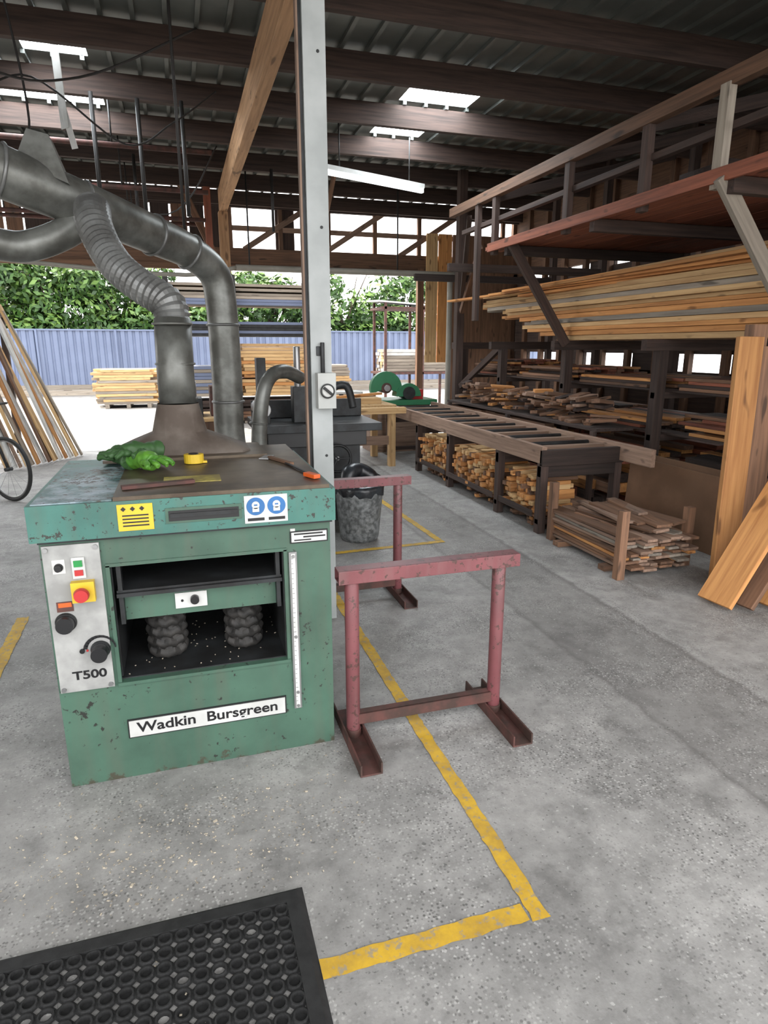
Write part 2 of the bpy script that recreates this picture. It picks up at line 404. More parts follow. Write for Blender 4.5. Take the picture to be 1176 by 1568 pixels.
# rubber mat, raised rings; dark caps added in the through holes to darken them
b=B('rubber_mat')
X0,X1,Y0,Y1=-.98,.22,.72,1.6;T=.014;pit=.046
nx=int((X1-X0-.06)/pit);ny=int((Y1-Y0-.06)/pit);x0=X1-.03-nx*pit;y0=Y1-.03-ny*pit
sq=[(1,0),(1,.577),(.577,1),(0,1),(-.577,1),(-1,.577),(-1,0),(-1,-.577),(-.577,-1),(0,-1),(.577,-1),(1,-.577)]
vs=[];fs=[]
for i in range(nx):
    for j in range(ny):
        cx_=x0+(i+.5)*pit;cy_=y0+(j+.5)*pit;base=len(vs)
        for (a,c),k in zip(sq,range(12)):
            an=math.radians(30*k);ca,sa=math.cos(an),math.sin(an)
            vs+=[(cx_+a*pit/2,cy_+c*pit/2,T*.5),(cx_+ca*.0215,cy_+sa*.0215,T*.5),(cx_+ca*.0195,cy_+sa*.0195,T),(cx_+ca*.0155,cy_+sa*.0155,T),(cx_+ca*.0145,cy_+sa*.0145,.001)]
        for k in range(12):
            a=base+5*k;c=base+5*((k+1)%12)
            for q in range(4): fs.append((a+q,c+q,c+q+1,a+q+1))
        if random.random()<.93: fs.append(tuple(base+5*k+4 for k in range(12)))
b.add(vs,fs,'rubber')
for i in range(60):
    b.box((R(-.8,.15),R(1.05,1.5),.0025),(.006,.004,.002),'chip',(0,0,R(0,3)))
b.bx(X0,X1,Y1-.035,Y1,.0,T*1.1,'rubber');b.bx(X1-.035,X1,Y0,Y1-.035,0,T*1.1,'rubber');b.bx(X0,x0+.005,Y0,Y1-.035,0,T*1.1,'rubber');b.bx(x0,X1-.03,Y0,y0+.005,0,T*1.1,'rubber')
b.add([(X1,Y0,0),(X1+.02,Y0,0),(X1+.02,Y1+.02,0),(X0,Y1+.02,0),(X0,Y1,0),(X1,Y0,T),(X1,Y1,T),(X0,Y1,T)],[(0,1,5),(1,2,6,5),(2,3,7,6)],'rubber')
b.build(0)

# ------------------------------------------------------------------ thicknesser
b=B('thickness_planer')
F0=2.33;BK=3.2
def frame(x0,x1,z0,z1,ix0,ix1,iz0,iz1,y0,y1,mat):
    vs=[]
    for y in(y0,y1):
        vs+=[(x0,y,z0),(x1,y,z0),(x1,y,z1),(x0,y,z1),(ix0,y,iz0),(ix1,y,iz0),(ix1,y,iz1),(ix0,y,iz1)]
    fs=[]
    for k in range(4):
        l=(k+1)%4
        fs+=[(k,l,4+l,4+k),(8+l,8+k,12+k,12+l),(l,k,8+k,8+l),(4+k,4+l,12+l,12+k)]
    b.add(vs,fs,mat)
frame(-.5,.505,.0,.965,-.29,.325,.40,.85,F0,BK,'green')
b.bx(-.29,.325,3.0,3.02,.4,.85,'black')
b.bx(-.29,.325,F0+.02,3.0,.4,.408,'dsteel')
b.bx(-.289,-.284,F0+.03,3.0,.41,.85,'dsteel');b.bx(.319,.324,F0+.012,3.0,.41,.85,'dsteel')
b.bx(-.285,.32,F0+.03,3.0,.842,.849,'black')
for a in ((-.30,-.287,.395,.855),(.323,.336,.395,.855)): b.bx(a[0],a[1],F0-.006,F0+.01,a[2],a[3],'green')
b.bx(-.3,.335,F0-.006,F0+.01,.85,.862,'green');b.bx(-.3,.335,F0-.012,F0+.02,.392,.404,'green')
# lifting table
b.bx(-.275,.315,F0+.02,2.95,.735,.75,'dsteel');b.bx(-.275,.315,F0+.06,F0+.1,.62,.735,'green')
b.bx(-.275,.315,F0+.005,F0+.065,.728,.742,'dsteel')
b.cyl((-.28,2.75,.83),(.32,2.75,.83),.05,'black');b.cyl((-.28,2.55,.825),(.32,2.55,.825),.02,'dsteel')
b.bx(-.27,-.255,F0+.02,F0+.06,.62,.85,'dsteel');b.bx(.295,.31,F0+.02,F0+.06,.62,.85,'dsteel')
b.bx(-.08,.035,F0+.052,F0+.062,.645,.705,'white');b.cyl((-.01,F0+.055,.678),(-.01,F0+.03,.678),.016,'black');b.cyl((-.055,F0+.055,.675),(-.055,F0+.048,.675),.005,'black',seg=8)
# scalloped rubber bellows round the rise-and-fall screws
for cx_ in(-.125,.175):
    seg=36;nl=41;vs=[]
    for i in range(nl):
        zz=.409+i*.0054;ring=(i/nl)*5.2
        for k in range(seg):
            a=2*math.pi*k/seg;rr=.060+.017*abs(math.sin(math.pi*ring))**.6+.004*math.sin(a*9+int(ring)*1.7)
            vs.append((cx_+rr*math.cos(a),2.53+rr*math.sin(a),zz+.006*math.sin(a*9+int(ring)*2.1)*(0 if i==0 else 1)))
    b.add(vs,[(i*seg+k,i*seg+(k+1)%seg,(i+1)*seg+(k+1)%seg,(i+1)*seg+k) for i in range(nl-1) for k in range(seg)],'bellow',None,True)
for i in range(70): b.box((R(-.27,.31),R(2.37,2.8),.4095),(.005,.003,.002),'chip',(0,0,R(0,3)))
# control panel
b.bx(-.492,-.312,F0-.012,F0,.395,.945,'panel')
for x in(-.48,-.324):
    for z in(.408,.932): b.cyl((x,F0-.012,z),(x,F0-.02,z),.008,'steel',seg=12)
def knob(x,z,r,d,mat,seg=24): b.cyl((x,F0-.012,z),(x,F0-.012-d,z),r,mat,r*.92,seg)
b.bx(-.465,-.425,F0-.015,F0-.011,.845,.895,'white');knob(-.445,.868,.015,.012,'dsteel');knob(-.445,.868,.011,.026,'black')
b.bx(-.403,-.362,F0-.022,F0-.011,.825,.90,'white');b.bx(-.396,-.369,F0-.028,F0-.02,.868,.89,'greenp');b.bx(-.396,-.369,F0-.028,F0-.02,.836,.856,'redp')
b.bx(-.412,-.338,F0-.04,F0-.011,.742,.815,'yellow');b.cyl((-.377,F0-.04,.778),(-.377,F0-.065,.778),.017,'redp');b.cyl((-.377,F0-.062,.778),(-.377,F0-.08,.778),.026,'redp',.022)
b.bx(-.468,-.415,F0-.014,F0-.011,.705,.742,'redrust');b.bx(-.462,-.42,F0-.015,F0-.013,.722,.738,'orangep');knob(-.445,.665,.036,.012,'dsteel');knob(-.445,.665,.031,.04,'black')
knob(-.345,.548,.034,.014,'dsteel');knob(-.345,.548,.03,.055,'black')
for i in range(12):
    a=math.radians(10+i*14);b.box((-.345+math.cos(a)*.05,F0-.0125,.548+math.sin(a)*.05),(.014,.002,.005+.0008*i),'black',(0,-(a+math.pi/2),0))
b.cyl((-.405,F0-.011,.55),(-.405,F0-.018,.55),.009,'black',seg=12);b.cyl((-.388,F0-.011,.55),(-.388,F0-.016,.55),.004,'redp',seg=10)
b.bx(.342,.372,F0-.012,F0,.185,.845,'steel',.9);b.bx(.349,.365,F0-.016,F0-.011,.19,.84,'white');
for i in range(32): b.bx(.35,.356+.003*(i%4==0),F0-.0165,F0-.0155,.2+i*.02,.2015+i*.02,'black')
for z in(.2,.26,.5,.83): b.cyl((.357,F0-.016,z),(.357,F0-.022,z),.006,'steel',seg=10)
b.bx(-.285,.31,F0-.006,F0,.168,.245,'black');b.bx(-.28,.305,F0-.009,F0-.005,.173,.24,'white')
b.bx(.35,.495,F0-.005,F0,.877,.925,'black');b.bx(.355,.49,F0-.007,F0-.004,.882,.92,'white')
b.bx(.352,.37,F0-.003,F0,.91,.935,'white')
for i,(z0,z1,x0,x1) in enumerate(((.91,.916,.365,.475),(.898,.904,.40,.485),(.887,.892,.365,.43))): b.bx(x0,x1,F0-.008,F0-.006,z0,z1,'black')
b.bx(-.52,.52,F0-.035,BK+.02,.965,1.09,'teal')
b.bx(-.5,.51,F0-.02,F0+.02,.955,.967,'dsteel')
b.bx(-.505,-.255,F0-.02,3.0,1.09,1.094,'topblue')
b.bx(-.25,.50,F0-.03,3.36,1.09,1.104,'rusty')
L=F0-.035
b.bx(-.085,.175,L-.004,L+.001,1.0,1.055,'green');b.bx(-.075,.165,L-.006,L-.002,1.008,1.045,'black')
b.bx(-.07,.16,L-.012,L-.005,1.022,1.036,'dsteel')
b.bx(-.24,-.125,L-.003,L,.985,1.078,'yellow');
for i in range(4): b.bx(-.225,-.14,L-.004,L-.002,1.0+i*.012,1.005+i*.012,'black')
for x in(-.22,-.19,-.16): b.box((x,L-.004,1.062),(.012,.002,.012),'black',(0,.78,0))
b.bx(.185,.34,L-.003,L,.978,1.08,'white')
for x in(.225,.30):
    b.cyl((x,L-.002,1.04),(x,L-.005,1.04),.033,'bluep',seg=28);b.cyl((x,L-.004,1.045),(x,L-.007,1.045),.014,'white',seg=16);b.bx(x-.012,x+.012,L-.007,L-.004,1.02,1.035,'white')
    b.bx(x-.006,x+.006,L-.008,L-.006,1.043,1.048,'bluep')
    b.bx(x-.03,x+.03,L-.004,L-.002,.986,.997,'black')
b.bx(-.51,-.495,F0+.05,BK-.05,.45,.95,'green');b.bx(-.515,-.5,F0+.1,F0+.2,.5,.62,'dsteel')
b.bx(-.09,.12,2.48,2.60,1.104,1.107,'lab');b.beam((-.23,2.42,1.112),(.02,2.47,1.112),.035,.012,'redrust')
n=32;vs=[];cxh,cyh=-.02,3.22
def rectpt(a,w,h):
    c,s_=math.cos(a),math.sin(a);k=1/max(abs(c)/w,abs(s_)/h);return c*k,s_*k
for li,(zz,q) in enumerate([(1.104,1),(1.125,.97),(1.175,.5),(1.21,.14),(1.34,0)]):
    for k in range(n):
        a=2*math.pi*(k+.5)/n;rx,ry=rectpt(a,.32,.15);ccx,ccy=math.cos(a)*.094,math.sin(a)*.094
        vs.append((cxh+rx*q+ccx*(1-q),cyh+ry*q+ccy*(1-q),zz))
fs=[(i*n+k,i*n+(k+1)%n,(i+1)*n+(k+1)%n,(i+1)*n+k) for i in range(4) for k in range(n)]
b.add(vs,fs,'rust',None,True)
b.bx(-.35,.36,3.0,3.39,1.104,1.116,'rusty')
planer=b.build(.004)
text(planer,'maker_nameplate_text','Wadkin  Bursgreen',.058,(.012,F0-.0095,.208),'black',bold=.0011,sx=1.16)
text(planer,'model_text','T500',.045,(-.39,F0-.0125,.455),'black',bold=.0012,sx=1.2)

# duct
b=B('dust_extraction_duct')
b.tube([(-.02,3.22,1.335),(-.02,3.24,1.5),(-.015,3.27,1.72)],.084,'galv',24,True,False)
for z in(1.36,1.52,1.70): b.torus((-.018,3.25,z),(0,0,1),.086,.006,'galv')
b.tube([(-.015,3.27,1.70),(-.03,3.29,1.79),(-.14,3.38,1.87),(-.24,3.5,1.96),(-.31,3.65,2.07),(-.36,3.8,2.20),(-.38,4.0,2.3)],[.08,.078,.076,.078,.08,.085,.09],'flexd',24,True,True,None,10,.045)
b.tube([(-2.6,3.3,3.05),(-1.5,3.7,2.68),(-.80,4.0,2.46),(-.4,4.25,2.35),(-.1,4.6,2.28),(.12,4.85,2.22),(.28,4.98,2.1),(.32,5,1.9),(.33,5,1.4),(.33,5.0,.9),(.40,5.0,.55)],[.15,.14,.13,.122,.118,.112,.11,.11,.11,.11,.11],'galv',28)
for c,a,r in (((-.80,4.0,2.46),(1,.5,-.25),.132),((-.45,4.21,2.36),(1,.6,-.25),.126),((-.1,4.6,2.28),(.8,.8,-.2),.121),((.12,4.85,2.22),(.8,.6,-.4),.116),((.325,5,1.75),(0,0,1),.112),((.33,5,1.2),(0,0,1),.112)):
    b.torus(c,a,r,.010,'flexd',32)
b.tube([(-1.9,4.3,2.05),(-1.3,4.18,2.10),(-.95,4.1,2.13),(-.75,4.12,2.12),(-.55,4.15,2.2),(-.4,4.2,2.33)],[.085,.085,.08,.08,.08,.09],'galv',20)
b.add([(-.72,4.0,2.52),(-.48,4.0,2.42),(-.48,4.25,2.42),(-.72,4.25,2.52),(-.66,4.05,2.68),(-.56,4.05,2.66),(-.56,4.2,2.66),(-.66,4.2,2.68)],[(0,1,5,4),(1,2,6,5),(2,3,7,6),(3,0,4,7),(4,5,6,7)],'galv')
b.cyl((-.8,4.0,2.5),(-.8,4.0,3.88),.01,'cable',seg=6);b.cyl((.1,4.85,2.3),(.1,4.85,4.08),.01,'cable',seg=6)
b.bx(.1,.56,4.8,5.2,0,.6,'dsteel')
b.build(.0)
b=B('dust_hose');b.tube([(.40,3.95,0.0),(.42,3.95,.6),(.43,3.95,1.05),(.46,3.95,1.3),(.52,4.0,1.42),(.62,4.1,1.45),(.75,4.3,1.4)],[.05,.05,.048,.044,.042,.042,.042],'galv',18);b.torus((.43,3.95,1.15),(.1,0,1),.05,.006,'galv');b.build(0)

# gloves, tape, knife
b=B('work_gloves')
def glove(cx_,cy_,ang,mat,z=1.105):
    ca,sa=math.cos(ang),math.sin(ang)
    def P(u,v,w): return (cx_+u*ca-v*sa,cy_+u*sa+v*ca,z+w)
    b.tube([P(-.12,0,.014),P(-.06,0,.02),P(0,0,.024),P(.04,0,.016)],[.045,.034,.042,.034],mat,14)
    for i,(v,l) in enumerate(((-.034,.07),(-.012,.085),(.012,.08),(.033,.06))):
        b.tube([P(.02,v,.02),P(.06,v*1.3,.026),P(.06+l*.6,v*1.7,.012)],[.015,.013,.010],mat,10)
    b.tube([P(-.03,.03,.02),P(.0,.062,.022),P(.035,.078,.013)],[.017,.014,.011],mat,10)
glove(-.15,2.74,-1.0,'glove',1.13);glove(-.27,2.92,2.0,'gloved',1.13);glove(-.21,2.84,3.6,'gloved',1.155)
o=b.build(0);o.modifiers.new('s','SUBSURF').render_levels=1
tx=bpy.data.textures.new('wr','CLOUDS');tx.noise_scale=.03
dm=o.modifiers.new('wrinkle','DISPLACE');dm.texture=tx;dm.strength=.016;dm.mid_level=.5
child(o,planer)
b=B('tape_measure')
pts=[(math.cos(a)*.042,math.sin(a)*.034) for a in [2*math.pi*i/20 for i in range(20)]]
vs=[(.03+x,2.9+y,1.106) for x,y in pts]+[(.03+x,2.9+y,1.146) for x,y in pts]
b.add(vs,[tuple(reversed(range(20))),tuple(range(20,40))]+[(i,(i+1)%20,20+(i+1)%20,20+i) for i in range(20)],'yellow')
b.cyl((.03,2.9,1.145),(.03,2.9,1.149),.022,'black');b.bx(.055,.085,2.885,2.915,1.106,1.115,'yellow');b.build(.004)
b=B('marking_knife');b.beam((.36,2.92,1.112),(.43,2.72,1.112),.02,.012,'brown');b.beam((.41,2.76,1.111),(.46,2.48,1.111),.012,.006,'dsteel');b.beam((.445,2.47,1.114),(.475,2.40,1.114),.03,.016,'orangep');b.beam((.33,2.9,1.108),(.37,2.99,1.108),.045,.006,'steel');b.build(.002)

# ------------------------------------------------------------------ roller stands
def stand(ox,oy,h):
    b=B('roller_stand')
    for px in(0,.65):
        b.cyl((ox+px,oy,.03),(ox+px,oy,h-.05),.029,'redsteel',seg=24)
        y0,y1=oy-.28,oy+.2
        b.bx(ox+px-.045,ox+px+.045,y0,y1,0,.007,'redrust');b.bx(ox+px-.045,ox+px-.037,y0,y1,.007,.05,'redrust');b.bx(ox+px+.037,ox+px+.045,y0,y1,.007,.05,'redrust')
        b.cyl((ox+px,oy,.007),(ox+px,oy,.04),.034,'redrust',seg=20)
    b.bx(ox-.06,ox+.73,oy-.03,oy+.03,h-.05,h-.044,'redsteel');b.bx(ox-.06,ox+.73,oy-.036,oy-.03,h-.055,h,'redsteel');b.bx(ox-.06,ox+.73,oy-.03,oy+.036,h-.006,h,'redsteel');b.bx(ox-.06,ox+.73,oy+.03,oy+.036,h-.05,h-.006,'redsteel')
    b.bx(ox,ox+.65,oy-.02,oy-.014,.06,.11,'redrust')
    b.bx(ox,ox+.65,oy-.02,oy+.02,.105,.11,'redrust')
    return b.build(.002)
stand(.59,2.34,.75);stand(.63,3.83,.80)

# ------------------------------------------------------------------ steel pole
b=B('steel_post')
b.bx(.685,.80,3.55,3.562,0,3.86,'pole');b.bx(.685,.80,3.66,3.672,0,3.86,'pole');b.bx(.738,.748,3.562,3.66,0,3.86,'pole')
b.bx(.667,.683,3.57,3.6,.5,3.5,'dsteel');b.bx(.655,.666,3.555,3.6,.2,3.3,'lowboard')
b.bx(.705,.805,3.475,3.55,1.27,1.46,'switchg')
b.cyl((.755,3.475,1.365),(.755,3.462,1.365),.04,'switchg',seg=28);b.torus((.755,3.462,1.365),(0,1,0),.036,.004,'dsteel');b.cyl((.755,3.462,1.365),(.755,3.455,1.365),.03,'white',seg=28);b.box((.755,3.45,1.365),(.06,.014,.014),'dsteel',(0,.7,0))
b.cyl((.745,3.53,1.46),(.745,3.53,1.62),.012,'dsteel',seg=10);b.bx(.715,.74,3.54,3.55,1.55,1.6,'dsteel')
for z in (.4,1.0,2.2,3.0): b.cyl((.76,3.55,z),(.76,3.545,z),.008,'dsteel',seg=8)
b.build(.003)

# ------------------------------------------------------------------ surface planer behind + bin
b=B('surface_planer')
b.bx(.75,1.55,5.75,6.35,0,.72,'dsteel');b.bx(.6,1.72,5.6,6.5,.86,.93,'dsteel',.8);b.bx(.7,1.6,5.7,6.4,.72,.86,'black')
b.bx(.62,1.7,6.25,6.29,.93,1.1,'dsteel');b.torus((1.3,5.6,.62),(0,1,0),.12,.014,'dsteel')
for a in range(3): b.beam((1.3,5.6,.62),(1.3+.12*math.cos(a*2.1),5.6,.62+.12*math.sin(a*2.1)),.015,.015,'dsteel')
b.cyl((1.3,5.6,.62),(1.3,5.76,.62),.02,'steel');b.bx(.95,1.12,5.8,5.95,.93,1.25,'dsteel');b.cyl((1.0,5.85,1.1),(1.0,5.85,1.6),.03,'steel')
b.tube([(1.25,5.85,.93),(1.3,5.85,1.2),(1.45,5.85,1.25),(1.5,5.8,1.05)],.035,'dsteel',12)
b.bx(.62,.74,5.8,6.2,0,1.0,'dsteel');b.cyl((.68,5.8,1.05),(.68,6.2,1.05),.07,'steel');b.bx(.65,.73,5.9,6.05,1.0,1.5,'dsteel')
b.build(.006)
b=B('tool_cabinet')
b.bx(-.15,.55,6.9,7.5,0,.85,'brown');b.bx(-.2,.6,6.85,7.55,.85,.89,'pine');b.bx(-.1,.2,6.95,7.3,.89,1.08,'dsteel');b.bx(.28,.5,7.0,7.3,.89,1.2,'redrust');b.cyl((.1,7.1,1.08),(.1,7.1,1.25),.05,'steel')
for z in(.2,.45,.7): b.bx(-.1,.5,6.885,6.9,z,z+.02,'dsteel')
b.build(.005)
b=B('rubbish_bin')
b.tube([(1.37,5.13,0),(1.37,5.13,.03),(1.37,5.13,.4),(1.37,5.13,.46)],[.15,.165,.20,.20],'bin',28,True,False)
vs=[];seg=28
prof=[(.207,.40),(.215,.44),(.21,.47),(.19,.49),(.14,.52),(.09,.53),(.03,.50)]
for r,z in prof:
    for k in range(seg):
        a=2*math.pi*k/seg;j=1+.06*math.sin(a*7+z*30)+R(-.03,.03);vs.append((1.37+math.cos(a)*r*j,5.13+math.sin(a)*r*j,z+R(-.012,.012)+(.05 if .48<z<.54 and k<9 else 0)))
b.add(vs,[(i*seg+k,i*seg+(k+1)%seg,(i+1)*seg+(k+1)%seg,(i+1)*seg+k) for i in range(len(prof)-1) for k in range(seg)]+[tuple((len(prof)-1)*seg+k for k in range(seg))],'bag',None,True)
b.tube([(1.25,5.05,.5),(1.28,5.1,.58),(1.38,5.15,.59),(1.47,5.12,.54),(1.5,5.1,.48)],[.05,.07,.065,.06,.03],'bag',14)
b.build(0)

# ------------------------------------------------------------------ roller bench
b=B('roller_bench')
BX0,BX1=2.9,3.72
b.bx(BX0,BX0+.05,4.8,9.4,.62,.77,'lowboard',.9);b.bx(BX1-.05,BX1,4.38,9.4,.62,.77,'lowboard',.8);b.bx(BX0,BX1,4.78,4.83,.6,.74,'dark')
y=5.05
while y<9.3:
    b.bx(BX0+.05,BX1-.05,y-.04,y+.04,.70,.735,'lowboard',.3);b.cyl((BX0+.06,y+.2,.72),(BX1-.06,y+.2,.72),.022,'dsteel',seg=10) ; y+=.48
b.bx(BX0+.12,BX0+.16,4.85,9.4,.62,.70,'lowboard')
for y in(4.83,5.62,6.86,7.91,9.2):
    for x in(BX0+.0,BX1-.08): b.bx(x,x+.07,y-.04,y+.04,0,.62,'dark',.9)
    b.bx(BX0,BX1,y-.03,y+.03,.50,.60,'dark');b.bx(BX0,BX1,y-.03,y+.03,.08,.13,'dark')
b.bx(BX0+.01,BX1-.02,4.88,7.85,.13,.15,'brown')
for (ya,yb) in((4.9,5.54),(5.68,6.8),(6.92,7.84)): b.bx(BX0-.012,BX0,ya,yb,.13,.19,'dark')
bench=b.build(.004)
b=B('timber_offcuts')
for (ya,yb,top) in((4.92,5.5,.44),(5.72,6.75,.46),(6.96,7.8,.46)):
    z=.152
    while z<top:
        y=ya+R(0,.02);hh=R(.035,.05)
        while y<yb-.05:
            w=R(.03,.07);h2=hh*R(.8,1.0)
            if random.random()<.93: b.box((BX0+.22+R(-.05,.06),y+w/2,z+h2/2),(R(.32,.4),w*.93,h2),random.choice(['orange','orange','orange','pine','brown']),(R(-.05,.05),0,R(-.05,.05)))
            y+=w
        z+=hh
    for i in range(10): b.box((BX0+.2+R(-.02,.1),R(ya+.05,yb-.05),top+.03),(.35,.045,.03),'pine',(R(-.4,.4),R(-.05,.05),R(-.3,.3)))
for (ya,yb) in((4.92,5.5),(5.72,6.75),(6.96,7.8)):
    for i in range(16): b.box((BX0+.25+R(-.02,.1),R(ya+.05,yb-.05),.02+R(0,.05)),(.35,.06,.03),random.choice(['orange','brown']),(0,0,R(-.2,.2)))
child(b.build(.002),bench)

# docking saw
b=B('docking_saw')
b.bx(2.75,3.7,9.5,10.05,.0,.72,'lowboard');b.bx(2.65,3.8,9.45,10.1,.72,.80,'sawgreen')
def half(cx_,y0,y1,zc,r,mat,a0=-20,a1=200):
    n=20;vs=[]
    for y in(y0,y1):
        vs.append((cx_,y,zc))
        for i in range(n+1):
            a=math.radians(a0+(a1-a0)*i/n);vs.append((cx_+r*math.cos(a),y,zc+r*math.sin(a)))
    m_=n+2;fs=[tuple(reversed(range(m_))),tuple(range(m_,2*m_))]+[(i,(i+1)%m_,m_+(i+1)%m_,m_+i) for i in range(m_)]
    b.add(vs,fs,mat)
half(3.0,9.55,9.65,.98,.25,'sawgreen');b.cyl((3.0,9.53,.98),(3.0,9.85,.98),.08,'redrust');b.cyl((3.0,9.5,.98),(3.0,9.55,.98),.05,'steel')
half(3.35,9.5,9.75,.85,.2,'sawgreen',0,180);b.cyl((3.35,9.48,.9),(3.35,9.8,.9),.1,'dsteel');b.bx(3.4,3.6,9.55,9.85,.8,.95,'redp')
b.bx(2.2,2.64,9.6,10.0,.9,.93,'white');b.bx(2.3,2.36,9.7,9.76,0,.9,'dsteel')
b.build(.004)
b=B('work_bench')
b.bx(1.95,2.75,8.3,9.3,.78,.84,'pine');b.bx(1.9,2.82,8.1,8.2,.74,.82,'pine')
for x in(2.0,2.65):
    for y in(8.35,9.2): b.bx(x,x+.09,y-.05,y+.05,0,.78,'pine',.3)
b.bx(2.0,2.7,8.33,8.37,.3,.42,'lowboard');b.bx(2.1,2.6,8.5,9.0,.84,.92,'pine');b.beam((1.95,8.6,.93),(2.7,8.9,.95),.1,.03,'orange')
b.build(.003)

# ------------------------------------------------------------------ rack
b=B('timber_rack')
RX=4.25
posts=[2.2,3.65,5.14,6.7,8.3,9.6]
for y in posts:
    b.bx(RX,RX+.1,y-.05,y+.05,0,1.56,'dark',R(.3,.8))
    b.bx(5.75,5.84,y-.045,y+.045,0,4.05,'dark',R(.5,1))
    b.bx(4.1,5.84,y-.04,y+.04,1.56,1.66,'dark');b.bx(3.45,5.84,y-.035,y+.035,2.55,2.65,'dark')
    b.bx(RX,5.8,y-.03,y+.03,.72,.78,'dark');b.bx(RX,5.8,y-.03,y+.03,1.12,1.18,'dark')
b.beam((3.48,6.62,2.66),(4.22,6.62,1.62),.05,.1,'dark',0,1.0);b.beam((3.42,3.70,2.66),(4.22,3.62,1.62),.05,.1,'grey',0,.3)
b.bx(4.05,4.17,9.35,9.47,0,4.05,'dark',1.0)
b.beam((4.1,9.3,2.3),(3.6,8.0,3.15),.06,.09,'dark',0,1.0);b.beam((4.12,9.3,1.0),(4.3,8.4,1.58),.06,.08,'dark',0,1.0);b.beam((4.1,9.3,2.1),(4.0,8.5,2.9),.06,.08,'brown',0,.3)
# upper shelf : wide boards
x=3.45
while x<5.7:
    w=R(.2,.3);b.bx(x,x+w-.01,2.0+R(0,.2),7.2+R(-.1,.1),2.655,2.695,'red');x+=w
b.bx(3.42,3.45,1.9,7.1,2.63,2.72,'red',.7)
b.bx(3.45,3.53,1.6,8.3,3.2,3.3,'brown',.1)
for y in(2.6,4.55,5.6,7.05,7.5): b.bx(3.46,3.52,y-.04,y+.04,2.6 if y<7.3 else 1.9,3.2,'dark',1.0)
b.bx(3.44,3.5,3.74,3.82,2.6,3.22,'grey',.9)
b.bx(3.5,3.56,2,8,2.95,3.0,'dark')
for y in(2.6,4.55,5.6,7.05): b.beam((3.5,y,3.2),(5.8,y,3.8),.05,.1,'dark')
for z in(.78,1.18):
    x=4.4
    while x<5.6: b.bx(x,x+.2,3.6,9.5,z,z+.02,'dark');x+=.4
b.bx(5.4,5.48,3.3,9.4,2.1,2.2,'dark')
b.build(.003)
rack=bpy.context.scene.objects['timber_rack']
b=B('timber_board_stack')
z=1.665;k=0
while z<2.2:
    th=R(.035,.055);x=4.24+R(-.03,.03)
    while x<5.1:
        w=R(.14,.22);fr=(z-1.66)/.58
        end=6.7+fr*2.6+R(-.3,.5);end=min(end,9.2)
        q=random.random();mt='orange' if q<.65 else 'pine'
        if k in(4,9): mt='grey'
        b.box((x+w/2,(end+1.9)/2,z+th/2),(w*.96,end-1.9,th*.94),mt,(0,0,R(-.004,.004)));x+=w
    z+=th;k+=1
for i in range(16):
    xx=R(0,.6);b.beam((4.28+xx,2.2,z+.02+.012*i),(3.80+xx*.5+R(-.08,.3),8.0+R(-.9,1.3),z-.02+R(0,.08)),.13,.028,'orange' if i%3 else 'pine')
child(b.build(.002),rack)
b=B('shelf_timber')
for z0 in(.80,1.20):
    for seg_ in((3.8,5.05),(5.25,6.6),(6.8,8.2),(8.4,9.5)):
        z=z0+.002
        for L in range(random.randint(3,7)):
            x=4.42
            while x<5.5:
                w=R(.08,.16)
                if random.random()<.8: b.bx(x,x+w*.9,seg_[0]+R(0,.25),seg_[1]-R(0,.3),z,z+.028,random.choice(['orange','brown','brown','red','dark']))
                x+=w
            z+=.03
for seg_ in((3.8,5.05),(5.25,6.6),(6.8,8.2),(8.4,9.5)):
    z=.01
    while z<.6:
        x=4.42
        while x<5.5:
            w=R(.12,.2)
            if random.random()<.8: b.bx(x,x+w*.9,seg_[0]+R(0,.25),seg_[1]-R(0,.3),z,z+.045,random.choice(['orange','brown','lowboard','red','dark']))
            x+=w
        z+=.05
child(b.build(.002),rack)
b=B('upper_shelf_timber')
for i in range(26):
    x=R(3.7,5.4);y0=R(2.2,4.5);b.bx(x,x+R(.08,.2),y0,y0+R(1.5,2.6),2.70+(i//9)*.04,2.735+(i//9)*.04,random.choice(['brown','red','grey','dark']))
b.bx(4.6,5.2,4.9,5.5,2.82,3.15,'dark');b.bx(4.7,5.3,6.0,6.4,2.82,3.1,'brown')
child(b.build(.002),rack)
b=B('stacked_boards')
for i in range(48):
    L=R(.6,1.6);y=R(5.2,8.4);z=.01+(i%8)*.095
    x=R(3.80,4.08);b.bx(x,x+.12,y,y+L,z,z+.09,random.choice(['orange','brown','brown','dark','red']))
b.bx(3.78,4.2,5.3,9.0,.80,.83,'dark')
for y in(5.35,7.1,8.9): b.bx(3.76,3.80,y-.03,y+.03,0,.8,'dark')
for i in range(120):
    y=R(5.4,8.8);b.box((4.0+R(-.08,.06),y,.84+R(0,.26)),(R(.2,.3),R(.05,.12),R(.02,.04)),random.choice(['lowboard','brown','orange','brown','dark','brown']),(R(-.15,.15),R(-.2,.2),R(-.6,.6)))
child(b.build(.002),rack)

